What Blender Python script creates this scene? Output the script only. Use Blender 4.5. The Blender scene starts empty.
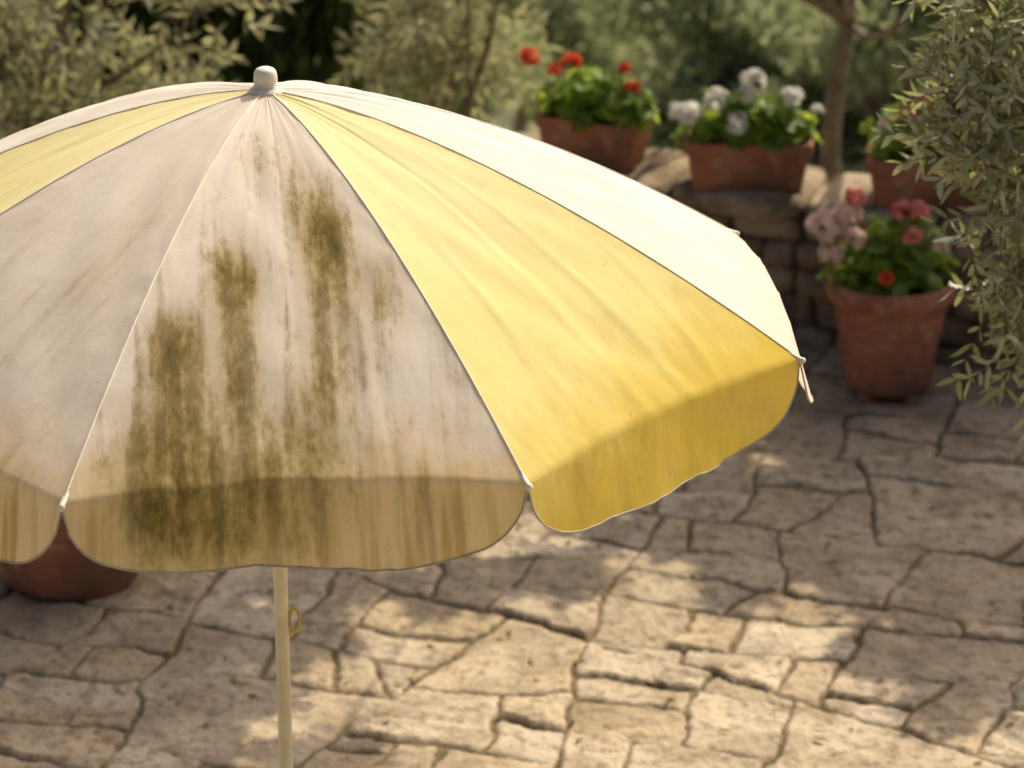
import bpy, math, random
import numpy as np
from mathutils import Vector
rng=np.random.default_rng(7); random.seed(7)
scene=bpy.context.scene
# ------------------------------------------------------------------ helpers
def norm(v):
    v=np.asarray(v,float); return v/np.maximum(np.linalg.norm(v,axis=-1,keepdims=True),1e-9)
class MB:
    def __init__(s): s.v=[];s.f=[];s.n=0;s.t=[];s.uv=[]
    def add(s,v,f,tint=None,uv=None):
        v=np.asarray(v,float).reshape(-1,3); f=np.asarray(f,int)
        s.v.append(v); s.f.append(f+s.n); s.n+=len(v)
        if tint is None: tint=np.full(len(v),.5)
        s.t.append(np.broadcast_to(tint,(len(v),)).astype(float))
        s.uv.append(np.zeros((len(v),2)) if uv is None else uv)
    def obj(s,name,mat,parent=None,smooth=False,loc=(0,0,0)):
        me=bpy.data.meshes.new(name)
        V=np.concatenate(s.v); me.vertices.add(len(V)); me.vertices.foreach_set('co',V.ravel())
        tot=sum(a.size for a in s.f); npol=sum(a.shape[0] for a in s.f)
        me.loops.add(tot); me.polygons.add(npol)
        li=np.concatenate([a.ravel() for a in s.f])
        ls=np.concatenate([np.full(a.shape[0],a.shape[1]) for a in s.f])
        st=np.concatenate([[0],np.cumsum(ls)[:-1]])
        me.loops.foreach_set('vertex_index',li.astype(np.int32))
        me.polygons.foreach_set('loop_start',st.astype(np.int32))
        me.polygons.foreach_set('loop_total',ls.astype(np.int32))
        at=me.attributes.new('tint','FLOAT','POINT'); at.data.foreach_set('value',np.concatenate(s.t))
        uvl=me.uv_layers.new(name='UVMap'); uvl.data.foreach_set('uv',np.concatenate(s.uv)[li].ravel())
        if smooth: me.polygons.foreach_set('use_smooth',np.ones(npol,bool))
        me.update(); me.validate()
        o=bpy.data.objects.new(name,me); scene.collection.objects.link(o)
        if mat: me.materials.append(mat)
        o.location=loc
        if parent: o.parent=parent
        return o
def empty(name,loc=(0,0,0),rz=0):
    e=bpy.data.objects.new(name,None); scene.collection.objects.link(e); e.location=loc; e.rotation_euler=(0,0,rz); e.empty_display_size=.1
    return e
def tube(mb,P,r,n=8,tint=.5,caps=True):
    P=np.asarray(P,float); m=len(P); r=np.broadcast_to(r,(m,))
    T=norm(np.gradient(P,axis=0)); ref=np.array([0,0,1.]) if abs(T[0,2])<.9 else np.array([1.,0,0])
    A=norm(np.cross(T,ref)); B=np.cross(T,A)
    a=np.arange(n)*2*math.pi/n
    V=P[:,None]+r[:,None,None]*(np.cos(a)[None,:,None]*A[:,None]+np.sin(a)[None,:,None]*B[:,None])
    i=np.arange(m-1)[:,None]*n; j=np.arange(n)[None]; k=(j+1)%n
    F=np.stack([i+j,i+k,i+n+k,i+n+j],-1).reshape(-1,4)
    mb.add(V,F,tint)
    if caps:
        mb.add(V[0],np.arange(n)[::-1][None],tint); mb.add(V[-1],np.arange(n)[None],tint)
def lathe(mb,prof,n=48,shape=None,tint=.5,wob=0):
    prof=np.asarray(prof,float); a=np.arange(n)*2*math.pi/n
    if shape is None: sx,sy=np.cos(a),np.sin(a)
    else: sx,sy=shape(a)
    V=np.zeros((len(prof),n,3))
    V[...,0]=prof[:,0:1]*sx; V[...,1]=prof[:,0:1]*sy; V[...,2]=prof[:,1:2]
    if wob: V[...,:2]*=1+wob*np.sin(a*2+1)[None,:,None]
    m=len(prof); i=np.arange(m-1)[:,None]*n; j=np.arange(n)[None]; k=(j+1)%n
    mb.add(V,np.stack([i+j,i+k,i+n+k,i+n+j],-1).reshape(-1,4),tint)
    mb.add(V[-1],np.arange(n)[None],tint); mb.add(V[0],np.arange(n)[::-1][None],tint)
def vnoise(x,y,seed=0):
    xi=np.floor(x).astype(np.int64); yi=np.floor(y).astype(np.int64); fx=x-xi; fy=y-yi
    fx=fx*fx*(3-2*fx); fy=fy*fy*(3-2*fy)
    def h(a,b):
        n=(a*374761393+b*668265263+seed*974634777)&0x7fffffff
        n=((n^(n>>13))*1274126177)&0x7fffffff
        return ((n^(n>>16))&0xffff)/65535.
    return (h(xi,yi)*(1-fx)+h(xi+1,yi)*fx)*(1-fy)+(h(xi,yi+1)*(1-fx)+h(xi+1,yi+1)*fx)*fy
def fbm(x,y,seed=0,o=4):
    s=0;a=.5;t=0
    for i in range(o): s=s+a*vnoise(x*2**i,y*2**i,seed+i*17); t+=a; a*=.5
    return s/t
# ------------------------------------------------------------------ materials
class NT:
    def __init__(s,name):
        s.m=bpy.data.materials.new(name); s.m.use_nodes=True; s.t=s.m.node_tree; s.t.nodes.clear()
        s.out=s.N('ShaderNodeOutputMaterial')
    def N(s,t,**k):
        n=s.t.nodes.new(t)
        for a,b in k.items(): setattr(n,a,b)
        return n
    def L(s,a,b): s.t.links.new(a,b)
    def setin(s,sock,v):
        if isinstance(v,bpy.types.NodeSocket): s.L(v,sock)
        else:
            if sock.type=='RGBA' and len(v)==3: v=(*v,1)
            sock.default_value=v
    def math(s,op,a,b=0.,c=0.,clamp=False):
        n=s.N('ShaderNodeMath',operation=op,use_clamp=clamp)
        s.setin(n.inputs[0],a); s.setin(n.inputs[1],b); s.setin(n.inputs[2],c); return n.outputs[0]
    def mix(s,f,a,b,mode='MIX'):
        n=s.N('ShaderNodeMix',data_type='RGBA',blend_type=mode)
        s.setin(n.inputs[0],f); s.setin(n.inputs[6],a); s.setin(n.inputs[7],b); return n.outputs[2]
    def ramp(s,f,lo,hi,a=0.,b=1.):
        n=s.N('ShaderNodeMapRange',interpolation_type='SMOOTHSTEP'); s.setin(n.inputs[0],f)
        for i,v in ((1,lo),(2,hi),(3,a),(4,b)): s.setin(n.inputs[i],v)
        return n.outputs[0]
    def noise(s,vec,scale,detail=4,rough=.55,sc3=None):
        if sc3 is not None:
            m=s.N('ShaderNodeMapping'); s.L(vec,m.inputs[0]); m.inputs['Scale'].default_value=sc3; vec=m.outputs[0]
        n=s.N('ShaderNodeTexNoise'); s.L(vec,n.inputs['Vector']); n.inputs['Scale'].default_value=scale
        n.inputs['Detail'].default_value=detail; n.inputs['Roughness'].default_value=rough; return n.outputs[0]
    def coord(s,w='Object'): return s.N('ShaderNodeTexCoord').outputs[w]
    def attr(s,n): return s.N('ShaderNodeAttribute',attribute_name=n).outputs['Fac']
    def bump(s,h,st=.3,d=.01):
        n=s.N('ShaderNodeBump'); n.inputs['Strength'].default_value=st; n.inputs['Distance'].default_value=d; s.L(h,n.inputs['Height']); return n.outputs[0]
    def princ(s,col,rough=.7,spec=.3,nrm=None,metal=0.):
        n=s.N('ShaderNodeBsdfPrincipled'); s.setin(n.inputs['Base Color'],col); s.setin(n.inputs['Roughness'],rough)
        n.inputs['Specular IOR Level'].default_value=spec; n.inputs['Metallic'].default_value=metal
        if nrm is not None: s.L(nrm,n.inputs['Normal'])
        return n.outputs[0]
    def diff(s,col,nrm=None):
        n=s.N('ShaderNodeBsdfDiffuse'); s.setin(n.inputs[0],col)
        if nrm is not None: s.L(nrm,n.inputs['Normal'])
        return n.outputs[0]
    def done(s,sh): s.L(sh,s.out.inputs[0]); return s.m
    def transl(s,sh,col,f,nrm=None):
        t=s.N('ShaderNodeBsdfTranslucent'); s.setin(t.inputs[0],col)
        if nrm is not None: s.L(nrm,t.inputs['Normal'])
        m=s.N('ShaderNodeMixShader'); s.setin(m.inputs[0],f); s.L(sh,m.inputs[1]); s.L(t.outputs[0],m.inputs[2]); return m.outputs[0]

def fabric(name,kind):
    T=NT(name); uv=T.N('ShaderNodeUVMap',uv_map='UVMap').outputs[0]
    sp=T.N('ShaderNodeSeparateXYZ'); T.L(uv,sp.inputs[0]); u,v=sp.outputs[0],sp.outputs[1]
    oc=T.coord('Object')
    big=T.noise(oc,6,3); streak=T.noise(uv,1,4,.6,(26,2.2,1)); mid=T.noise(uv,1,4,.65,(13,7,1))
    if kind=='yellow':
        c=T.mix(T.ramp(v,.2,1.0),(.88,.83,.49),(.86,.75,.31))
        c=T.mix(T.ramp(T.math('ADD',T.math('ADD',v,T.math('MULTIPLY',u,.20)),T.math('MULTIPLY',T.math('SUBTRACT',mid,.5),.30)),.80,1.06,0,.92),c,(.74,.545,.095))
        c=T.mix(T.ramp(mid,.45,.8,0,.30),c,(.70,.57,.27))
    elif kind=='white':
        c=T.mix(T.ramp(big,.35,.7),(.87,.84,.79),(.82,.78,.71))
        c=T.mix(T.ramp(mid,.5,.8,0,.15),c,(.62,.55,.44))
    else:
        c=T.mix(T.ramp(big,.35,.7),(.85,.795,.73),(.78,.71,.635))
        c=T.mix(T.ramp(mid,.48,.8,0,.28),c,(.58,.50,.39))
    if kind!='yellow':
        hem=T.math('ADD',v,T.math('MULTIPLY',T.math('SUBTRACT',mid,.5),.26))
        amt={'white':.2,'light':.75,'dirty':.85}[kind]
        c=T.mix(T.ramp(hem,.83,1.03,0,amt),c,(.78,.59,.32))
        c=T.mix(T.math('MULTIPLY',T.ramp(hem,.90,1.08,0,.8 if kind!='white' else .2),T.ramp(streak,.38,.70)),c,(.43,.285,.105))
    else:
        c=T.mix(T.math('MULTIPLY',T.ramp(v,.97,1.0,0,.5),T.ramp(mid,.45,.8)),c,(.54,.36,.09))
    if kind in('dirty','light'):
        fine=T.noise(uv,1,4,.7,(75,34,1))
        k=1. if kind=='dirty' else .3
        def g(u0,v0,su,sv,a):
            du=T.math('DIVIDE',T.math('SUBTRACT',u,u0),su); dv=T.math('DIVIDE',T.math('SUBTRACT',v,v0),sv)
            e=T.math('ADD',T.math('MULTIPLY',du,du),T.math('MULTIPLY',dv,dv))
            return T.math('MULTIPLY',T.math('EXPONENT',T.math('MULTIPLY',e,-1.)),a)
        if kind=='dirty': blobs=[(-.08,.57,.048,.09,.95),(-.09,.74,.06,.22,.68),(-.195,.71,.045,.09,.9),(-.20,.88,.06,.20,.64),(.075,.48,.052,.11,.95),(.085,.67,.055,.24,.72),(.18,.60,.045,.12,.65),(-.04,.95,.30,.17,.48),(-.14,1.06,.16,.09,.8),(-.02,.26,.07,.12,.45),(.05,.34,.04,.10,.42),(.02,.85,.04,.2,.4),(-.26,.95,.05,.15,.45)]
        else: blobs=[(.1,.6,.1,.2,.5),(-.1,.85,.15,.2,.5)]
        wash=None
        for b in blobs:
            q=g(*b); wash=q if wash is None else T.math('ADD',wash,q)
        wash=T.math('MINIMUM',wash,1.25)
        st3=T.noise(uv,1,3,.55,(32,2.2,1))
        n1=T.math('ADD',T.math('MULTIPLY',T.math('SUBTRACT',mid,.5),1.6),T.math('MULTIPLY',T.math('SUBTRACT',fine,.5),1.25))
        n1=T.math('ADD',n1,T.math('MULTIPLY',T.math('SUBTRACT',st3,.5),2.1))
        m=T.math('ADD',wash,n1)
        c=T.mix(T.ramp(wash,.03,.95,0,.66*k),c,(.50,.405,.21))
        c=T.mix(T.math('MULTIPLY',T.ramp(m,.28,1.2,0,.88),k),c,(.285,.215,.07))
        c=T.mix(T.math('MULTIPLY',T.ramp(m,.88,1.6,0,.88),k),c,(.115,.088,.024))
        gr=T.math('MULTIPLY',T.ramp(st3,.48,.75,0,.42*k),T.ramp(v,.15,.6))
        c=T.mix(gr,c,(.42,.35,.25))
    vor=T.N('ShaderNodeTexVoronoi'); mp=T.N('ShaderNodeMapping'); T.L(uv,mp.inputs[0]); mp.inputs['Scale'].default_value=(55,55,1); T.L(mp.outputs[0],vor.inputs['Vector']); vor.inputs['Scale'].default_value=1
    spk=T.math('MULTIPLY',T.ramp(vor.outputs['Distance'],.05,.13,1,0),T.ramp(mid,.5,.66))
    c=T.mix(T.math('MULTIPLY',spk,.6 if kind in('yellow','white') else .85),c,(.22,.17,.08))
    wv=T.noise(uv,1,1,.5,(420,420,1)); cr2=T.noise(oc,22,4,.65)
    h=T.math('ADD',T.math('MULTIPLY',T.noise(uv,1,3,.6,(9,3.0,1)),.5),T.math('MULTIPLY',wv,.035))
    h=T.math('ADD',h,T.math('MULTIPLY',cr2,.20))
    nr=T.bump(h,.55,.014)
    sh=T.diff(c,nr)
    sh=T.transl(sh,c,.46)
    return T.done(sh)
def simple(name,a,b,scale=8,rough=.7,spec=.3,bump=.2,bd=.004,metal=0.):
    T=NT(name); oc=T.coord(); n=T.noise(oc,scale,4,.6)
    c=T.mix(T.ramp(n,.3,.7),a,b)
    return T.done(T.princ(c,rough,spec,T.bump(T.noise(oc,scale*6,4),bump,bd),metal))
def leafmat(name,a,b,under=None,tr=.35,trc=None,gloss=0):
    T=NT(name); t=T.attr('tint'); c=T.mix(t,a,b)
    if under is not None:
        bf=T.N('ShaderNodeNewGeometry').outputs['Backfacing']; c=T.mix(bf,c,under)
    sh=T.princ(c,.45,gloss) if gloss else T.diff(c)
    return T.done(T.transl(sh,trc or T.mix(.5,c,(.25,.30,.03)),tr))
M={}
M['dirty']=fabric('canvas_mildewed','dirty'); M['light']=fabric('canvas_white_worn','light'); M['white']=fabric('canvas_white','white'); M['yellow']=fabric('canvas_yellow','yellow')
M['cream']=simple('cream_painted_metal',(.76,.68,.50),(.66,.57,.39),14,.45,.4,.08)
M['plastic']=simple('aged_white_plastic',(.78,.71,.60),(.66,.58,.46),20,.5,.35,.1)
M['piping']=simple('piping_tape',(.46,.42,.34),(.36,.31,.22),30,.85,.1,.3)
M['seam']=simple('seam_tape',(.78,.72,.60),(.70,.63,.50),30,.85,.1,.3)
M['brass']=simple('old_brass',(.62,.48,.22),(.45,.33,.13),20,.35,.5,.1,metal=.7)
def terracotta():
    T=NT('terracotta'); oc=T.coord(); n=T.noise(oc,5,5,.65); n2=T.noise(oc,18,5,.7)
    c=T.mix(T.ramp(n,.35,.65),(.39,.16,.095),(.29,.11,.065)); c=T.mix(T.ramp(n2,.48,.75,0,.7),c,(.54,.37,.26)); c=T.mix(T.ramp(T.noise(oc,3,4),.42,.70,0,.8),c,(.15,.09,.058))
    return T.done(T.princ(c,.85,.2,T.bump(n2,.35,.004)))
M['terra']=terracotta()
M['soil']=simple('potting_soil',(.05,.035,.022),(.09,.06,.04),40,.95,.1,.8,.01)
M['bark']=simple('olive_bark',(.24,.19,.14),(.13,.10,.07),14,.9,.15,.9,.02)
M['olive']=leafmat('olive_leaf',(.11,.13,.06),(.32,.33,.18),(.39,.40,.28),.28,(.46,.47,.17),.45)
M['olivebg']=leafmat('olive_leaf_background',(.075,.09,.042),(.40,.40,.25),(.38,.39,.28),.38,(.50,.48,.22))
M['shade']=leafmat('olive_leaf_canopy',(.08,.095,.03),(.22,.22,.10),None,.08)
M['dark']=leafmat('cypress_foliage',(.014,.022,.009),(.045,.06,.024),None,.1)
M['mid']=leafmat('shrub_leaf',(.12,.145,.085),(.34,.37,.21),None,.38,(.44,.48,.25))  # leaf colour lightened to suggest haze over the background trees
M['far']=leafmat('hazed_distant_foliage',(.28,.32,.24),(.46,.49,.38),None,.35,(.46,.48,.34))  # pale leaf colours stand in for atmospheric haze
M['ger']=leafmat('geranium_leaf',(.085,.165,.02),(.25,.37,.055),None,.45,(.52,.64,.08),.3)
M['stem']=leafmat('green_stem',(.10,.16,.03),(.14,.20,.05),None,.1)
M['pw']=leafmat('white_petals',(.84,.81,.75),(.88,.86,.80),None,.45,(.88,.86,.80))
M['pr']=leafmat('red_petals',(.66,.07,.04),(.78,.15,.08),None,.45,(.88,.20,.08))
M['pp']=leafmat('pink_petals',(.78,.22,.21),(.87,.44,.38),None,.45,(.88,.38,.33))
M['pl']=leafmat('pale_pink_petals',(.84,.60,.52),(.88,.78,.70),None,.45,(.88,.72,.60))
M['litter']=leafmat('dry_leaf',(.22,.15,.06),(.42,.34,.16),None,.1)

# ------------------------------------------------------------------ camera / light
CAMZ=4.0; PITCH=20.67
cam=bpy.data.cameras.new('camera'); co=bpy.data.objects.new('camera',cam); scene.collection.objects.link(co)
co.location=(0,0,CAMZ); co.rotation_euler=(math.radians(90-PITCH),0,0); cam.lens=121; cam.sensor_width=36; cam.clip_end=5000
cam.dof.use_dof=True; cam.dof.focus_distance=6.4; cam.dof.aperture_fstop=4.4
scene.camera=co
EL=46; AZ=math.atan2(.6,.8); S=Vector((math.sin(AZ)*math.cos(math.radians(EL)),math.cos(AZ)*math.cos(math.radians(EL)),math.sin(math.radians(EL))))
kx,ky=S.x/S.z,S.y/S.z
sl=bpy.data.lights.new('sun','SUN'); so=bpy.data.objects.new('sun',sl); scene.collection.objects.link(so)
sl.energy=5.0; sl.angle=math.radians(.5); sl.color=(1,.885,.68); so.rotation_euler=(-S).to_track_quat('-Z','Y').to_euler(); so.location=(5,8,10)
w=bpy.data.worlds.new('World'); scene.world=w; w.use_nodes=True
bg=w.node_tree.nodes['Background']; sk=w.node_tree.nodes.new('ShaderNodeTexSky'); sk.sky_type='NISHITA'; sk.sun_disc=False
sk.sun_elevation=math.radians(EL); sk.sun_rotation=AZ; sk.dust_density=8; sk.air_density=.6; w.node_tree.links.new(sk.outputs[0],bg.inputs[0]); bg.inputs[1].default_value=.13
scene.view_settings.view_transform='Standard'; scene.view_settings.look='None'; scene.view_settings.exposure=0

# ------------------------------------------------------------------ umbrella
R=1.05; th=-1.8477; drop=.4425; q=1.5343
n_=norm([-.0046,.0098,1.0]); e1=norm(np.cross([0,1,0],n_)); e2=np.cross(n_,e1)
APEX=np.array([-.4704,6.3499,CAMZ-1.7959])
off=[0,-.018,-.012,-.03,0,0,0,0]
def rib(k,s):
    s=np.asarray(s,float)[...,None]; t=th+k*math.pi/4+off[k%8]
    return R*s*(math.cos(t)*e1+math.sin(t)*e2)-drop*np.power(s,q)*n_
umb=empty('patio_umbrella',APEX)
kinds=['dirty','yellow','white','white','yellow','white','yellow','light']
sags=[.020,.018,-.046,-.02,0,-.09,.014,.020]; insets=[.035,.03,-.016,.0,.02,.0,.03,.035]; flare=[.16,.12,.22,.3,.2,.2,.2,.2]
NU,NS,NV=65,90,14
for k in range(8):
    mb=MB(); uu=np.linspace(-1,1,NU); ss=np.linspace(.012,1,NS)
    Ug,Sg=np.meshgrid(uu,ss)
    se=Sg-insets[k]*(1-Ug**2)*Sg**5
    a=rib(k,se); b=rib(k+1,se); f=((Ug+1)/2)[...,None]
    P=a*(1-f)+b*f
    P-=n_*(sags[k]*(1-Ug**2)*Sg*(1-.3*Sg))[...,None]
    wr=.0022*np.sin(Ug*9+k*2+Sg*2)*(1-Ug**2)*Sg+.006*(fbm(Ug*2.2+k*9,Sg*3,5)-.5)*(1-Ug**2)+.0028*(fbm(Ug*9+k*7,Sg*2,15,2)-.5)*np.exp(-((Sg-.1)/.22)**2)
    wr+= -.004*np.exp(-((Ug-.08)/.04)**2)*np.clip(1-Sg,0,1)*(.5+fbm(Sg*5,Sg*0+k,3,2))
    edge=np.exp(-((1-np.abs(Ug))/.10)**2)*(1-Ug**2)*6
    wr+=.0024*edge*(np.sin(Sg*55+6*fbm(Sg*6,Ug*2+k,9,2)))*fbm(Sg*7,Ug*0+k*3,19,2)*1.6
    for (u0,s0,sl_,am) in [(-.75,.95,-.9,.0022),(.7,.92,1.1,.0022),(-.35,.8,-.25,.0016),(.4,.75,.35,.0018),(.1,.9,.1,.0015),(-.6,.6,.2,.0015)]:
        u0=u0+.15*math.sin(k*3.1+s0*9); dd_=(Ug-u0)-sl_*(Sg-s0)*-1
        wr+=am*np.exp(-(dd_/.035)**2)*np.clip((Sg-.25)*2,0,1)*(1-Ug**2)*1.9
    wr+=.002*np.sin((-Ug*1.5+Sg*4)*6+k*3+3*fbm(Ug*2,Sg*3,77+k,2))*np.clip(Sg*2,0,1)*(1-Ug**2)
    P+=n_*wr[...,None]
    lat=Ug*np.linalg.norm(a-b,axis=-1)/2
    hem=P[-1]
    lu=np.abs(uu); H=.148*np.power(np.clip(1-lu**5,0,1),.6)+.006+.004*np.sin(uu*4+k*1.7)
    vv=np.linspace(0,1,NV)[1:]
    radial=norm(hem*np.array([1,1,0]))
    rows=[P[i] for i in range(NS)]; uvr=[np.stack([lat[i],Sg[i]],-1) for i in range(NS)]
    for t in vv:
        fl=(.008*np.sin(uu*4.5+k*2.3)*t**1.3+.004*np.sin(uu*13+k+2*t)*t+.008*(fbm(uu*4+k*5,t+uu*0,61,3)-.5)*t)*(1-lu**4)
        rows.append(hem-n_*(H*t*.97)[:,None]+radial*(flare[k]*H*t+fl)[:,None]); uvr.append(np.stack([lat[-1],1+H*t/1.05],-1))
    V=np.concatenate(rows); m=len(rows)
    i=np.arange(m-1)[:,None]*NU; j=np.arange(NU-1)[None]
    F=np.stack([i+j,i+j+1,i+NU+j+1,i+NU+j],-1).reshape(-1,4)[:,::-1]
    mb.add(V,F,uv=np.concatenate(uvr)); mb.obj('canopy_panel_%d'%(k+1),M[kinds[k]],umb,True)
    pm=MB(); tube(pm,rows[-1],.0019,6); pm.obj('valance_piping_%d'%(k+1),M['piping'],umb,True)
    sm=MB(); s2=np.linspace(.02,1,60); tube(sm,rib(k,s2)+n_*.0006,.0019,6); sm.obj('rib_seam_%d'%(k+1),M['seam'],umb,True)
    rb=MB(); tube(rb,rib(k,np.linspace(.02,.985,30))-n_*.012,.0035,6)
    tp=rib(k,1.0); d=norm(tp-rib(k,.97)); tube(rb,np.array([tp-d*.03-n_*.006,tp+d*.004]),[.0055,.0055],10); tube(rb,np.array([tp+d*.004,tp+d*.009,tp+d*.012]),[.007,.007,.004],10)
    tube(rb,np.array([rib(k,.5)-n_*.014,-n_*.55]),.003,6)
    rb.obj('rib_%d'%(k+1),M['plastic'],umb,True)
mb=MB(); lathe(mb,[(.0,-.02),(.034,-.018),(.036,-.004),(.030,.004),(.0225,.008),(.0230,.022),(.0225,.030),(.0205,.038),(.017,.0425),(.010,.0455),(.001,.0465)],32)
fo=mb.obj('finial',M['plastic'],umb,True)
foot=-n_*(APEX[2]/n_[2]-.03)
mb=MB(); tube(mb,np.array([-n_*.01,-n_*.9,foot]),.0142,24); mb.obj('pole',M['cream'],umb,True)
mb=MB(); tube(mb,np.array([-n_*.52,-n_*.53,-n_*.58,-n_*.59]),[.022,.026,.026,.02],20)
mb.obj('runner_hub',M['plastic'],umb,True)
zp=-n_*1.085
mb=MB(); tube(mb,np.array([zp+e1*.012,zp+e1*.022]),.004,8); tube(mb,np.array([zp-n_*.05+e1*.010,zp-n_*.05+e1*.021,zp-n_*.05+e1*.024]),[.005,.005,.002],8)
aa=np.linspace(0,2*math.pi,30); ctr=zp+e1*.026-n_*.020
tube(mb,ctr+.026*np.cos(aa)[:,None]*n_+.0105*np.sin(aa)[:,None]*e1,.0038,8,caps=False)
mb.obj('pull_ring',M['brass'],umb,True)
mb=MB(); lathe(mb,[(.24,0),(.25,.01),(.25,.05),(.235,.065),(.06,.08),(.05,.1),(.03,.28),(.026,.29),(.0,.29)],40); b=mb.obj('weighted_base',M['cream'],umb,True); b.location=(foot[0],foot[1],-APEX[2]+.008)

# ------------------------------------------------------------------ terrace geometry
WY0=10.86; WSL=-.40
def wally(x): return WY0+WSL*(np.asarray(x)-1.3)
wd=norm([1,WSL,0]); wn=norm([-WSL,1,0])
def axis(lo,a,b,hi,c,f): return np.concatenate([np.arange(lo,a,c),np.arange(a,b,f),np.arange(b,hi+c,c)])
X=axis(-4,-1.62,1.66,4,.05,.0070); Y=axis(3.5,7.6,11.5,13.6,.05,.0080)
GX,GY=np.meshgrid(X,Y); px=GX.ravel(); py=GY.ravel(); NP=len(px)
wx=px+.08*(fbm(px*3,py*3,1,2)-.5)+.044*(fbm(px*12,py*12,2,5)-.5); wy=py+.08*(fbm(px*3,py*3,3,2)-.5)+.044*(fbm(px*12,py*12,4,5)-.5)
ca,sa=math.cos(math.radians(-14)),math.sin(math.radians(-14))
rx=ca*wx+sa*wy; ry=-sa*wx+ca*wy
dist=np.full(NP,9.); sid=np.zeros(NP,int); cx=np.zeros(NP); cy=np.zeros(NP); leafs=[0]
def clip(poly,p0,nv):
    out=[]
    for i in range(len(poly)):
        a=poly[i];b=poly[(i+1)%len(poly)];da=(a-p0)@nv;db=(b-p0)@nv
        if da>=0: out.append(a)
        if da*db<0: out.append(a+(b-a)*da/(da-db))
    return np.array(out)
def area(p): return .5*abs(np.dot(p[:,0],np.roll(p[:,1],-1))-np.dot(p[:,1],np.roll(p[:,0],-1)))
def split(poly,idx):
    if len(idx)==0: return
    A=area(poly); mn=poly.min(0);mx=poly.max(0);ext=mx-mn
    T=random.choice([.04,.08,.12,.16,.22,.28])
    if A<T and max(ext)/min(ext)<2.3 or A<.03:
        leafs[0]+=1; sid[idx]=leafs[0]; c=poly.mean(0); cx[idx]=c[0]; cy[idx]=c[1]; return
    ax=0 if ext[0]>ext[1]*random.uniform(.9,1.5) else 1
    p0=poly.mean(0)+ext*np.array([random.uniform(-.17,.17),random.uniform(-.17,.17)])
    ang=random.gauss(0,.15)+(0 if ax==0 else math.pi/2)
    nv=np.array([math.cos(ang),math.sin(ang)])
    d=(rx[idx]-p0[0])*nv[0]+(ry[idx]-p0[1])*nv[1]
    dist[idx]=np.minimum(dist[idx],np.abs(d))
    pa=clip(poly,p0,nv); pb=clip(poly,p0,-nv)
    split(pa,idx[d>=0]); split(pb,idx[d<0])
split(np.array([[-9.,1],[9,1],[9,17],[-9,17]]),np.arange(NP))
nl=leafs[0]+1
ho=np.clip(rng.normal(0,.004,nl),-.006,.008)[sid]; tx=rng.normal(0,.016,nl)[sid]; ty=rng.normal(0,.016,nl)[sid]; stint=rng.random(nl)[sid]
gap=.001+.014*np.clip(fbm(px*3.5,py*3.5,9,3)-.35,0,1)
e=np.clip((dist-gap)/.012,0,1); e=1-(1-e)**2
rug=(fbm(px*7,py*7,11,5)-.5)*.018+(fbm(px*35,py*35,13,3)-.5)*.007
tr=fbm(px*6+sid*3.1,py*6,21,5); flake=np.floor(tr*8)/8+np.clip((tr*8%1)*6,0,1)/8
rug+=(flake-.5)*.030
dirt=-.014+.010*(fbm(px*6,py*6,31,4)-.45)+.003*fbm(px*60,py*60,33,2)
top=ho+tx*(rx-cx)+ty*(ry-cy)+rug
top=np.maximum(top,dirt+.006+.003*(fbm(px*20,py*20,35,3)))
hz=dirt*(1-e)+top*e
ed2=np.clip((hz-dirt)/.006,0,1)
ox,oy=len(X),len(Y)
keep=(py<wally(px)+.2)
i=np.arange(oy-1)[:,None]*ox; j=np.arange(ox-1)[None]
F=np.stack([i+j,i+j+1,i+ox+j+1,i+ox+j],-1).reshape(-1,4); F=F[keep[F].all(1)]
used=np.zeros(NP,bool); used[F.ravel()]=True; remap=np.cumsum(used)-1
mb=MB(); mb.add(np.stack([px,py,hz],-1)[used],remap[F],tint=stint[used],uv=np.stack([np.minimum(e,ed2),rng.random(nl)[sid]*.5+.5*np.clip(flake,0,1)],-1)[used])
T=NT('flagstone'); oc=T.coord(); st=T.attr('tint'); uvn=T.N('ShaderNodeUVMap',uv_map='UVMap').outputs[0]; sp=T.N('ShaderNodeSeparateXYZ'); T.L(uvn,sp.inputs[0]); ed,r2=sp.outputs[0],sp.outputs[1]
n1=T.noise(oc,4,5,.65); n2=T.noise(oc,20,5,.7); n3=T.noise(oc,90,3,.7)
c=T.mix(st,(.43,.345,.24),(.62,.52,.39)); c=T.mix(T.ramp(r2,.45,.75,0,.55),c,(.50,.375,.235))
c=T.mix(T.ramp(n1,.42,.64,0,.62),c,(.27,.205,.135)); c=T.mix(T.ramp(n2,.48,.65,0,.70),c,(.20,.15,.095)); c=T.mix(T.ramp(n3,.56,.72,0,.55),c,(.68,.59,.45))
c=T.mix(T.ramp(ed,.1,.85,.92,0),c,T.mix(T.ramp(n2,.4,.6),(.12,.085,.05),(.24,.175,.105)))
c=T.mix(T.math('MULTIPLY',T.ramp(ed,.3,.9,.6,0),T.ramp(n1,.50,.64)),c,(.10,.10,.04))
h=T.math('ADD',T.math('MULTIPLY',n2,1.),T.math('MULTIPLY',n3,.5))
M['flag']=T.done(T.diff(c,T.bump(h,.9,.012)))
mb.obj('stone_paving',M['flag'],None,True)
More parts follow.
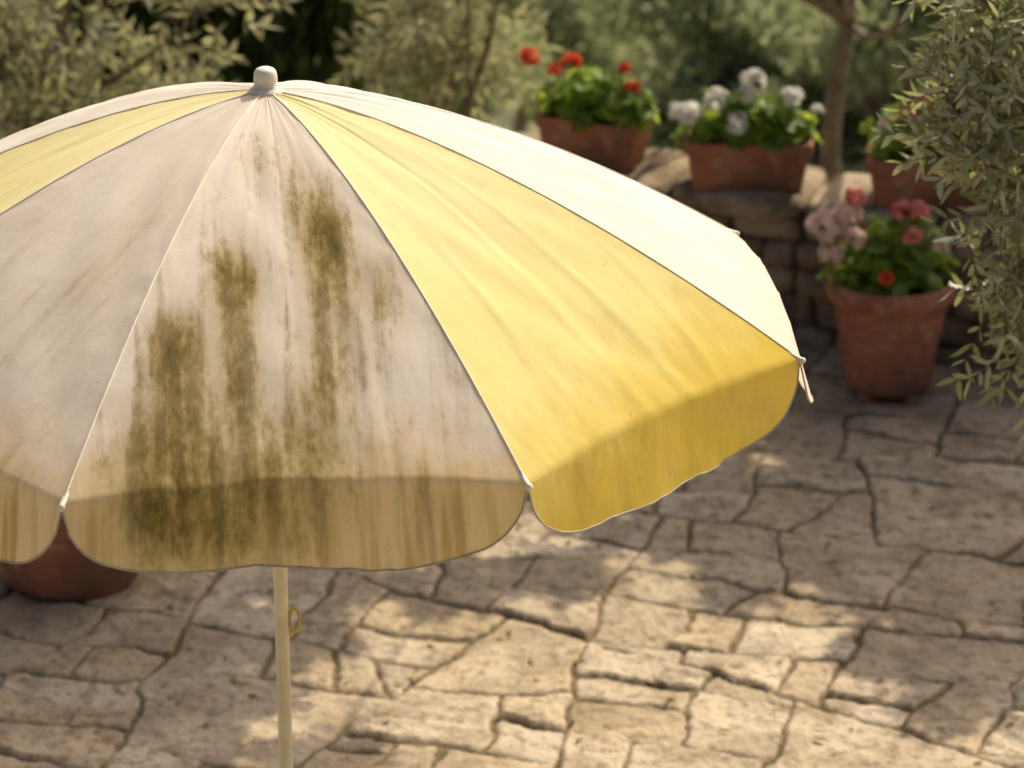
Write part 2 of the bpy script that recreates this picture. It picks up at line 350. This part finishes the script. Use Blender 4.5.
# wall ---------------------------------------------------------------
def rockbox(mb,c,u,vv_,sx,sy,sz,tint):
    nu,nv=18,9
    a=np.linspace(0,2*math.pi,nu,endpoint=False); b=np.linspace(-math.pi/2,math.pi/2,nv)
    A,B=np.meshgrid(a,b); p=.38
    f=lambda t: np.sign(t)*np.abs(t)**p
    x=f(np.cos(B))*f(np.cos(A)); y=f(np.cos(B))*f(np.sin(A)); z=f(np.sin(B))
    sd=random.random()*100
    w=1+.28*(fbm(np.cos(A)*1.6+sd,np.sin(A)*1.6+B+sd,3,3)-.5)
    z=z*(1+.16*(x*random.uniform(-1,1)+y*random.uniform(-1,1)))
    P=c+(x*w*sx/2)[...,None]*u+(y*w*sy/2)[...,None]*vv_+(z*w*sz/2)[...,None]*np.array([0,0,1.])
    i=np.arange(nv-1)[:,None]*nu; j=np.arange(nu)[None]; k=(j+1)%nu
    mb.add(P,np.stack([i+j,i+k,i+nu+k,i+nu+j],-1).reshape(-1,4),tint)
WT=.42; WH=.50
mb=MB(); org=np.array([1.3,WY0,0])
zc=-.04
L0,L1=-2.1,4.5
while zc<WH-.08:
    hgt=min(random.uniform(.06,.12),WH-.07-zc); t=L0+random.uniform(0,.2)
    while t<L1:
        ln=random.uniform(.09,.30)
        for dpt in (.11,WT-.11):
            c=org+wd*(t+ln/2)+wn*(dpt+random.uniform(-.025,.025))+np.array([0,0,zc+hgt/2]); rockbox(mb,c,wd,wn,ln*1.0,.24,hgt*1.05,random.random())
        t+=ln
    zc+=hgt
t=L0
while t<L1:
    ln=random.uniform(.22,.5); c=org+wd*(t+ln/2)+wn*(WT/2+random.uniform(-.02,.02))+np.array([0,0,WH-.035]); rockbox(mb,c,wd,wn,ln*1.0,WT+random.uniform(.0,.08),.075,random.uniform(.5,1)); t+=ln
T=NT('wall_stone'); oc=T.coord(); st=T.attr('tint'); n1=T.noise(oc,7,5,.65); n2=T.noise(oc,30,5,.7)
c=T.mix(st,(.21,.155,.10),(.44,.35,.25)); c=T.mix(T.ramp(n1,.42,.66,0,.75),c,(.10,.08,.05)); c=T.mix(T.ramp(n2,.55,.72,0,.6),c,(.50,.43,.32))
M['wall']=T.done(T.diff(c,T.bump(T.math('ADD',n2,n1),.8,.015)))
wo=mb.obj('stone_wall',M['wall'],None,True)
cb=MB()
P=[org+wd*a+wn*b+np.array([0,0,c]) for a in(L0+.1,L1) for b in(.06,WT-.06) for c in(-2.2,WH-.08)]
cb.add(P,[[0,1,3,2],[4,6,7,5],[0,4,5,1],[2,3,7,6],[1,5,7,3],[0,2,6,4]])
cb.obj('mortar_core',simple('dark_mortar',(.08,.065,.05),(.13,.10,.08),20,.95,.1,.6,.01),wo)

# ground sheet / terrain ------------------------------------------------
def terr(x,y):
    t=(y-wally(x))*.93
    z=np.where(t<.12,-.16,-.16-1.2*np.clip((t-.12)/.25,0,1))
    far=np.clip(t-.4,0,None)
    z=z-.215*np.minimum(far,120)-.02*np.clip(far-120,0,100)
    z=z+np.clip(far-260,0,None)**.98*.09*(.6+.8*fbm(x/220+7,y/220,41,3))
    z=z+np.where(far>3,(fbm(x/9,y/9,43,3)-.5)*np.clip((far-3)/10,0,1)*1.2,0)
    return z
gx=np.concatenate([-np.geomspace(2500,6.5,60),np.arange(-6,6.1,.25),np.geomspace(6.5,2500,60)])
gy=np.concatenate([-np.geomspace(2500,10,30),np.arange(-8,8,1.),np.arange(8,16,.1),np.geomspace(16.2,3500,150)])
A,B=np.meshgrid(gx,gy); Z=terr(A,B); i=np.arange(len(gy)-1)[:,None]*len(gx); j=np.arange(len(gx)-1)[None]
mb=MB(); mb.add(np.stack([A,B,Z],-1),np.stack([i+j,i+j+1,i+len(gx)+j+1,i+len(gx)+j],-1).reshape(-1,4))
T=NT('dry_grass_ground'); oc=T.coord(); n1=T.noise(oc,.15,4,.6); n2=T.noise(oc,2.5,4,.65); sp=T.N('ShaderNodeSeparateXYZ'); T.L(oc,sp.inputs[0])
c=T.mix(T.ramp(n1,.4,.6),(.26,.27,.16),(.42,.39,.27)); c=T.mix(T.ramp(n2,.45,.7,0,.6),c,(.18,.20,.11))
c=T.mix(T.ramp(sp.outputs[1],25,150,0,.85),c,(.50,.52,.45))  # aerial haze painted into the ground colour, paler with distance
M['grass']=T.done(T.diff(c))
mb.obj('ground',M['grass'],None,True)

# ------------------------------------------------------------------ foliage
def leaves(mb,P,D,Nn,L,W,tint,six=True):
    n=len(P); L=np.broadcast_to(L,(n,))[:,None]; W=np.broadcast_to(W,(n,))[:,None]
    D=norm(D); S_=norm(np.cross(D,Nn)); Nn=np.cross(S_,D)
    if six:
        V=np.stack([P,P+D*L*.3+S_*W*.5,P+D*L*.68+S_*W*.46,P+D*L-Nn*L*.06,P+D*L*.68-S_*W*.46,P+D*L*.3-S_*W*.5],1); k=6
        V[:,[1,2,4,5]]+=(Nn*W*.12)[:,None]
    else:
        V=np.stack([P,P+D*L*.45+S_*W*.5,P+D*L,P+D*L*.45-S_*W*.5],1); k=4
    mb.add(V,np.arange(n*k).reshape(n,k),np.repeat(tint,k))
def rdir(n): return norm(rng.normal(size=(n,3)))
def sprays(lm,tm,P,D,L,m,ll,lw,droop=.25,six=True,twig=True,tr=.0018,nseg=4):
    n=len(P); D=norm(D); t=(np.arange(m)+.6)/m
    pos=P[:,None]+D[:,None]*(t[None,:,None]*L[:,None,None]); pos[...,2]-=droop*(t[None]**2)*L[:,None]
    tan=D[:,None]*np.ones((1,m,1)); tan=tan.copy(); tan[...,2]-=2*droop*t[None]; tan=norm(tan)
    side=norm(np.cross(tan,rdir(n)[:,None])); up=np.cross(side,tan)
    alt=(np.arange(m)%2)[None,:,None]
    s1=np.where(alt==0,side,up); nm=np.where(alt==0,up,side)
    tn=np.clip(rng.normal(.45,.28,(n,1))+rng.normal(0,.2,(n,m)),0,1)
    for sg in(1,-1):
        dd=tan*.75+sg*s1*.85+rng.normal(0,.22,(n,m,3))
        leaves(lm,pos.reshape(-1,3),dd.reshape(-1,3),(nm+rng.normal(0,.35,nm.shape)).reshape(-1,3),ll*rng.uniform(.65,1.15,n*m),lw*rng.uniform(.8,1.15,n*m),tn.ravel(),six)
    if twig:
        tt=np.linspace(0,1,nseg)
        for a in range(n):
            pp=P[a]+D[a]*tt[:,None]*L[a]; pp[:,2]-=droop*tt**2*L[a]; tube(tm,pp,np.linspace(tr,tr*.5,nseg),4,caps=False)
def limb(tm,a,b,ra,rb,sag=.1,n=8,seg=9):
    a=np.asarray(a,float);b=np.asarray(b,float); t=np.linspace(0,1,seg)[:,None]; L=np.linalg.norm(b-a)
    P=a*(1-t)+b*t; P+=np.sin(t*math.pi)*rng.normal(0,1,3)*L*sag*.5+np.sin(t*math.pi*2)*rng.normal(0,1,3)*L*sag*.3
    tube(tm,P,np.linspace(ra,rb,seg),n); return P
def tree(name,base,fork,clumps,leafm,tr0=.1,ll=.055,lw=.012,m=8,six=True,barkm=None,twigL=.22,droop=.25,twig=True,bias=.5,trw=.0018,limbsag=.18):
    e=empty(name,base); base=np.array(base,float); tm=MB(); lm=MB()
    fork=np.array(fork,float)-base
    limb(tm,[0,0,-.1],fork,tr0,tr0*.6,.06,12,14)
    for c,r,nt in clumps:
        c=np.array(c,float)-base
        limb(tm,fork+rng.normal(0,tr0*.2,3),c,tr0*.30,tr0*.08,limbsag,6)
        n=nt; d=rdir(n); rad=r*rng.random(n)**(1/2.2)
        P=c+d*(rad[:,None])*np.array([1,1,.8]); D=d*bias+rdir(n)*.6+np.array([0,0,.15])
        k=min(n,8)
        for a in range(k): limb(tm,c,P[a],tr0*.07,trw*1.2,.2,4,5)
        sprays(lm,tm,P,D,twigL*rng.uniform(.6,1.3,n),m,ll,lw,droop,six,twig,trw)
    tm.obj('trunk_and_limbs',barkm or M['bark'],e,True); lm.obj('leaves',leafm,e); return e

# fallen leaves on the paving
n=260; fx=rng.uniform(-1.6,1.7,n); fy=rng.uniform(7.7,10.8,n); mb=MB()
ii=np.clip(np.searchsorted(X,fx),0,ox-1); jj=np.clip(np.searchsorted(Y,fy),0,oy-1)
fz=hz.reshape(oy,ox)[jj,ii]+.006
leaves(mb,np.stack([fx,fy,fz],-1),rdir(n)*[1,1,.12],np.array([0,0,1.])+rdir(n)*.3,rng.uniform(.025,.05,n),rng.uniform(.008,.014,n),rng.random(n),True)
mb.obj('fallen_leaves',M['litter'])

# right foreground olive (branches hang into the view)
cl=[((1.19,7.45,2.02),.13,34),((1.06,7.40,1.95),.10,20),((.98,7.40,1.90),.06,10),((1.22,7.42,1.80),.12,28),((1.05,7.35,1.77),.06,9),((1.25,7.40,1.60),.12,28),((1.22,7.38,1.42),.09,24),((1.19,7.36,1.32),.06,12),((1.06,7.36,1.56),.05,6),((1.15,7.4,1.50),.07,12),((1.25,7.45,2.14),.16,36),((1.06,7.42,2.10),.09,17),((1.13,7.42,1.68),.06,10)]
for a in range(16): cl.append(((rng.uniform(1.5,2.7),rng.uniform(7.0,8.8),rng.uniform(1.5,2.6)),.28,34))
tree('olive_tree',(2.15,8.1,0),(2.1,8.0,1.15),cl,M['olive'],.085,.060,.0130,7,True,None,.17,.3,True,.55)
# shade olives beyond wall, crowns above the view; unseen leaf clumps added where they dapple the paving
def sh(cl,gx,gy,z,r,n): cl.append(((gx+kx*z,gy+ky*z,z),r,n))
cl=[]
for gx_,gy_,r in [(1.04,10.2,.14),(1.2,10.05,.2),(1.42,10.1,.2),(1.67,10.1,.2),(.27,9.72,.12),(.46,9.78,.13),(.80,9.58,.16),(1.03,9.72,.18),(1.40,9.75,.2),(1.65,9.7,.2),(.36,9.42,.10),(.60,9.40,.14),(1.0,9.42,.12),(1.38,9.38,.16),(1.65,9.3,.16),(.66,8.98,.05),(1.07,8.97,.12),(1.30,8.90,.13),(1.08,8.55,.10),(1.32,8.5,.13),(1.5,8.8,.14),(1.15,10.42,.14),(1.35,10.45,.2),(1.65,10.5,.2),(1.22,9.15,.09),(.85,9.15,.08),(1.2,8.2,.05),(.60,9.62,.10)]:
    sh(cl,gx_,gy_,rng.uniform(2.2,2.7),r,int(20+300*r))
tree('olive_tree',(2.1,13.2,-1.7),(2.05,12.6,.9),cl,M['shade'],.10,.085,.030,7,False,None,.14,.2,True,.5,.0025)
cl=[]
for gx_,gy_,r in [(-1.3,8.98,.15),(-1.02,8.92,.14),(-.75,8.98,.11),(-1.36,8.6,.14),(-1.1,8.52,.14),(-.85,8.62,.10),(-1.3,8.15,.13),(-1.06,8.2,.12),(-1.2,7.84,.14),(-.92,7.88,.12),(-.75,8.25,.08),(-.50,7.85,.05),(-.52,9.05,.08),(-.2,8.95,.06),(-.55,8.62,.05),(.12,9.05,.06),(-1.5,8.3,.15),(-1.45,7.85,.12)]:
    sh(cl,gx_,gy_,rng.uniform(2.2,2.7),r,int(22+310*r))
tree('olive_tree',(1.42,14.1,-1.9),(1.38,13.7,.42),cl,M['shade'],.06,.085,.030,7,False,None,.14,.2,True,.5,.0025,.07)
# olives at the left edge of the terrace
def patch(cl,n,x0,x1,y0,y1,z0,z1,r=.24,k=34):
    for a in range(n): cl.append(((rng.uniform(x0,x1),rng.uniform(y0,y1),rng.uniform(z0,z1)),r*rng.uniform(.7,1.2),k))
cl=[]; patch(cl,24,-2.3,-1.0,11.4,12.4,.1,1.5,.20,20)
tree('olive_tree',(-1.75,12.6,-.3),(-1.7,12.3,.3),cl,M['olivebg'],.07,.085,.020,7,False,None,.22,.2,True,.5,.0025)
cl=[]; patch(cl,13,-.65,-.02,12.2,13.2,.3,1.35,.17,17)
tree('olive_tree',(-.3,13.3,-1.6),(-.3,12.9,-.2),cl,M['olivebg'],.06,.075,.019,7,False,None,.22,.2,True,.5,.0025)
# cypress
def cypress(base,h,r):
    e=empty('cypress_tree',base); lm=MB(); tm=MB(); limb(tm,[0,0,-.1],[0,0,h*.8],.12,.03,.02)
    n=7000; z=rng.random(n)**.9*h+.15; a=rng.random(n)*6.283; rr=r*np.sin(np.clip(z/h,0,1)**.6*math.pi)**.6*(.65+.45*fbm(a*3,z*2,7,3))*rng.random(n)**.3
    P=np.stack([rr*np.cos(a),rr*np.sin(a),z],-1); D=np.stack([np.cos(a)*.4,np.sin(a)*.4,np.ones(n)],-1)+rng.normal(0,.25,(n,3))
    leaves(lm,P,D,rdir(n),.15,.06,rng.random(n),False); tm.obj('trunk',M['bark'],e,True); lm.obj('foliage',M['dark'],e)
for x,y,h,r in((-1.10,16.3,4.2,.40),(-1.75,16.6,4.3,.42),(-2.5,17,4.4,.5),(3.4,18,4.6,.5)): cypress((x,y,float(terr(x,y))),h,r)
def bigtree(name,x,y,h,r,n,mat,size):
    z0=float(terr(x,y)); e=empty(name,(x,y,z0)); lm=MB(); tm=MB(); f=np.array([0,0,h*.35]); limb(tm,[0,0,-.1],f,.07,.05,.1)
    nc=16
    for a in range(nc):
        d=rdir(1)[0]; d[2]=abs(d[2])*1.2-.45; c=np.array([0,0,h*.55])+d*np.array([r,r,h*.42])*rng.uniform(.45,1.05)
        limb(tm,f,c,.03,.01,.15,5); k=n//nc; dd=rdir(k); P=c+dd*(r*.30*rng.random(k)**.4)[:,None]
        leaves(lm,P,dd+rdir(k),rdir(k),size*rng.uniform(.6,1.3,k),size*.35,np.clip(rng.normal(.1+.8*rng.random(),.2,k),0,1),False)
    tm.obj('trunk_and_limbs',M['bark'],e,True); lm.obj('leaves',mat,e)
for x,y,h,r in((1.12,16.8,2.5,.55),(1.85,16.4,2.9,.62),(2.6,17.2,3.3,.75),(1.5,21.,3.4,.9),(2.9,22,3.6,1.0),(-2.3,20.5,3.5,1.0),(-.6,19.5,3.0,.8),(3.6,15.5,2.4,.8),(.1,25,2.9,.8),(2.2,15.2,1.9,.5)):
    bigtree('shade_tree',x,y,h,r,5200,M['mid'],.12)
lm=MB(); 
for a in range(170):
    y=30+rng.random()**1.2*130; x=rng.uniform(-.24,.24)*y*1.5; h=rng.uniform(3,5.5); r=h*.42; z0=float(terr(x,y)); n=420
    if abs(x-.027*y)<.022*y and rng.random()<.8: continue
    for c in range(5):
        cc=np.array([x,y,z0+h*.6])+rdir(1)[0]*r*.6; k=n//5; dd=rdir(k); P=cc+dd*(r*.6*rng.random(k)**.4)[:,None]
        leaves(lm,P,dd+rdir(k),rdir(k),.45,.26,np.clip(rng.normal(.2+.4*rng.random()+min(y/260,.4),.15,k),0,1),False)  # farther crowns tinted paler, haze put into the leaf colour
lm.obj('distant_trees',M['far'])

# ------------------------------------------------------------------ pots
potprof=[(.125,.0),(.135,.004),(.142,.03),(.178,.26),(.183,.30),(.187,.305),(.207,.308),(.211,.318),(.211,.352),(.207,.366),(.198,.372),(.188,.368),(.183,.35),(.180,.325),(.0,.325)]
bellyprof=[(.165,.0),(.175,.005),(.19,.03),(.225,.12),(.238,.20),(.238,.27),(.232,.315),(.235,.32),(.25,.325),(.252,.35),(.245,.365),(.222,.365),(.214,.34),(.21,.325),(.0,.325)]
def pot(e,s=1.,feet=True,prof=None):
    mb=MB(); z0=.03 if feet else 0
    lathe(mb,[(r*s,z*s+z0) for r,z in (prof or potprof)],64,wob=.006)
    if prof is None:
        for zz in(.20,.235): 
            a=np.linspace(0,6.2832,65); rr=(.142+(.178-.142)*(zz-.03)/.23+.001)*s; tube(mb,np.stack([rr*np.cos(a),rr*np.sin(a),np.full(65,zz*s+z0)],-1),.003*s,6,caps=False)
    if feet:
        for a in(.4,2.5,4.0,5.3):
            c=np.array([.115*math.cos(a),.115*math.sin(a),0]); tube(mb,np.array([c+[0,0,-.01],c+[0,0,.02],c+[0,0,.034]]),[.034,.03,.022],10)
    mb.obj('pot',M['terra'],e,True)
    mb=MB(); lathe(mb,[(.0,.325*s+z0-.004),(.1*s,.325*s+z0+.006),(.183*s,.325*s+z0+.003),(.184*s,.32*s+z0)],40); mb.obj('soil',M['soil'],e,True)
def rrect(L,W,p=.16):
    def f(a):
        c,s=np.cos(a),np.sin(a); return np.sign(c)*np.abs(c)**p*L/2, np.sign(s)*np.abs(s)**p*W/2
    return f
def planter(e,L=.42,W=.19,H=.155):
    mb=MB(); prof=[(.86,0),(.88,.003),(.97,H*.72),(.975,H*.74),(1.03,H*.75),(1.04,H*.78),(1.04,H*.97),(1.025,H),(.965,H),(.95,H*.98),(.93,H*.86),(0,H*.86)]
    lathe(mb,prof,96,rrect(L,W)); mb.obj('planter_box',M['terra'],e,True)
    mb=MB(); lathe(mb,[(.0,H*.88),(.5,H*.92),(.93,H*.89),(.94,H*.86)],48,rrect(L,W)); mb.obj('soil',M['soil'],e,True)
def geranium(e,z0,rx,ry,h,n,flowers,ls=.034):
    lm=MB(); sm=MB()
    d=rdir(n); d[:,2]=np.abs(d[:,2]); lump=.72+.5*fbm(d[:,0]*2.2+z0*9+n,d[:,1]*2.2+d[:,2],n%97,3)
    rad=(rng.random(n)**.38)*lump
    P=d*rad[:,None]*np.array([rx,ry,h])+np.array([0,0,z0+.005])
    N_=norm(d*np.array([.8,.8,.5])+np.array([0,0,.75])+rng.normal(0,.32,(n,3)))
    A=norm(np.cross(N_,rdir(n))); B=np.cross(N_,A); k=14; t=np.arange(k)*2*math.pi/k
    rr=(1+.09*np.cos(t*7)); rr[0]=.45
    r=ls*rng.uniform(.55,1.15,n)
    ring=P[:,None]+(r[:,None]*rr[None])[...,None]*(np.cos(t)[None,:,None]*A[:,None]+np.sin(t)[None,:,None]*B[:,None])
    ring+=N_[:,None]*(r[:,None]*(.22+.10*np.cos(t*3.5)[None]))[...,None]
    V=np.concatenate([P[:,None],ring],1); base=np.arange(n)[:,None]*(k+1)
    F=np.stack([np.broadcast_to(base,(n,k)),base+1+np.arange(k)[None],base+1+(np.arange(k)[None]+1)%k],-1).reshape(-1,3)
    lm.add(V,F,np.repeat(np.clip(rng.normal(.45,.25,n),0,1),k+1))
    for a in range(0,n,3):
        b=P[a]*np.array([.15,.2,0])+np.array([0,0,z0]); mid_=(b+P[a])/2+np.array([0,0,.02]); tube(sm,np.array([b,mid_,P[a]]),.0016,4,caps=False)
    fm={}
    for fx,fy,fz,fr,col in flowers:
        c=np.array([fx,fy,fz]); m_=fm.setdefault(col,MB()); b=np.array([fx*.4,fy*.4,z0]); tube(sm,np.array([b,(b+c)/2+[0,0,.02],c-[0,0,fr*.4]]),[.002,.0018,.0016],5,caps=False)
        kf=28; dd=rdir(kf*2); dd=dd[dd[:,2]>-.45][:kf]; kf=len(dd); C=c+dd*fr*rng.uniform(.65,1.15,(kf,1))
        A=norm(np.cross(dd,rdir(kf))); B=np.cross(dd,A)
        for p in range(5):
            an=p*1.2566; D=A*math.cos(an)+B*math.sin(an)+dd*.35
            leaves(m_,C,D,dd,fr*.58,fr*.50,np.clip(rng.normal(.5,.3,kf),0,1),True)
        for cc in c+dd*fr*.5: tube(sm,np.array([c-[0,0,fr*.4],cc]),.0008,3,caps=False)
    lm.obj('geranium_leaves',M['ger'],e); sm.obj('geranium_stems',M['stem'],e)
    for col,m_ in fm.items(): m_.obj('geranium_flowers',M[col],e)
e=empty('potted_geranium',(1.225,10.52,.0)); pot(e)
geranium(e,.36,.22,.19,.24,250,[(-.19,-.04,.55,.040,'pl'),(-.235,-.02,.58,.040,'pl'),(-.15,.0,.61,.038,'pl'),(-.20,-.05,.50,.034,'pl'),(-.13,-.06,.55,.030,'pl'),(-.125,.03,.66,.03,'pp'),(.03,-.03,.63,.032,'pp'),(.08,.0,.62,.03,'pp'),(.05,-.1,.57,.026,'pp'),(-.04,-.19,.46,.020,'pr'),(.14,-.12,.55,.022,'pl')])
def onwall(x,setb=.17): return (x,float(wally(x))+setb,WH)
e=empty('geranium_planter',onwall(.80,.14),-.06); planter(e,.42,.19,.17)
geranium(e,.15,.25,.13,.17,260,[(-.20,-.05,.26,.034,'pw'),(-.11,-.02,.30,.035,'pw'),(-.04,-.09,.24,.032,'pw'),(.01,.03,.355,.035,'pw'),(.14,-.02,.31,.033,'pw'),(-.24,.02,.25,.026,'pw'),(.23,.02,.26,.018,'pw'),(-.01,.0,.31,.030,'pw'),(.06,-.03,.28,.02,'pw')])
e=empty('geranium_planter',onwall(.285,.20),-.45); planter(e,.36,.2,.17)
geranium(e,.15,.23,.13,.17,240,[(-.24,-.02,.35,.030,'pr'),(-.10,.02,.34,.028,'pr'),(-.17,.03,.30,.020,'pr'),(.14,.0,.28,.024,'pr'),(.02,.05,.28,.018,'pp'),(.09,.05,.33,.020,'pr')])
e=empty('geranium_planter',onwall(1.40,.18),-.12); planter(e,.42,.2,.17)
geranium(e,.15,.23,.13,.19,230,[(-.08,-.03,.30,.030,'pp'),(-.03,.03,.33,.028,'pp'),(.09,-.02,.26,.024,'pl'),(-.15,0,.26,.024,'pl'),(.02,-.08,.22,.02,'pp')])
# potted shrub at the left, crown hidden behind the umbrella
e=empty('potted_olive_shrub',(-1.26,9.03,0)); pot(e,1.04,False,bellyprof)
tm=MB(); lm=MB(); limb(tm,[0,0,.3],[.02,.02,.62],.018,.012,.1)
for a in range(12):
    c=np.array([rng.uniform(-.25,.5),rng.uniform(-.2,.4),rng.uniform(.65,1.05)]); limb(tm,[.02,.02,.6],c,.008,.003,.15,5); n=14; d=rdir(n)
    sprays(lm,tm,c+d*.08,d+[0,0,.4],.16*rng.uniform(.6,1.2,n),7,.06,.015,.2,True,True)
tm.obj('trunk_and_limbs',M['bark'],e,True); lm.obj('leaves',M['olive'],e)
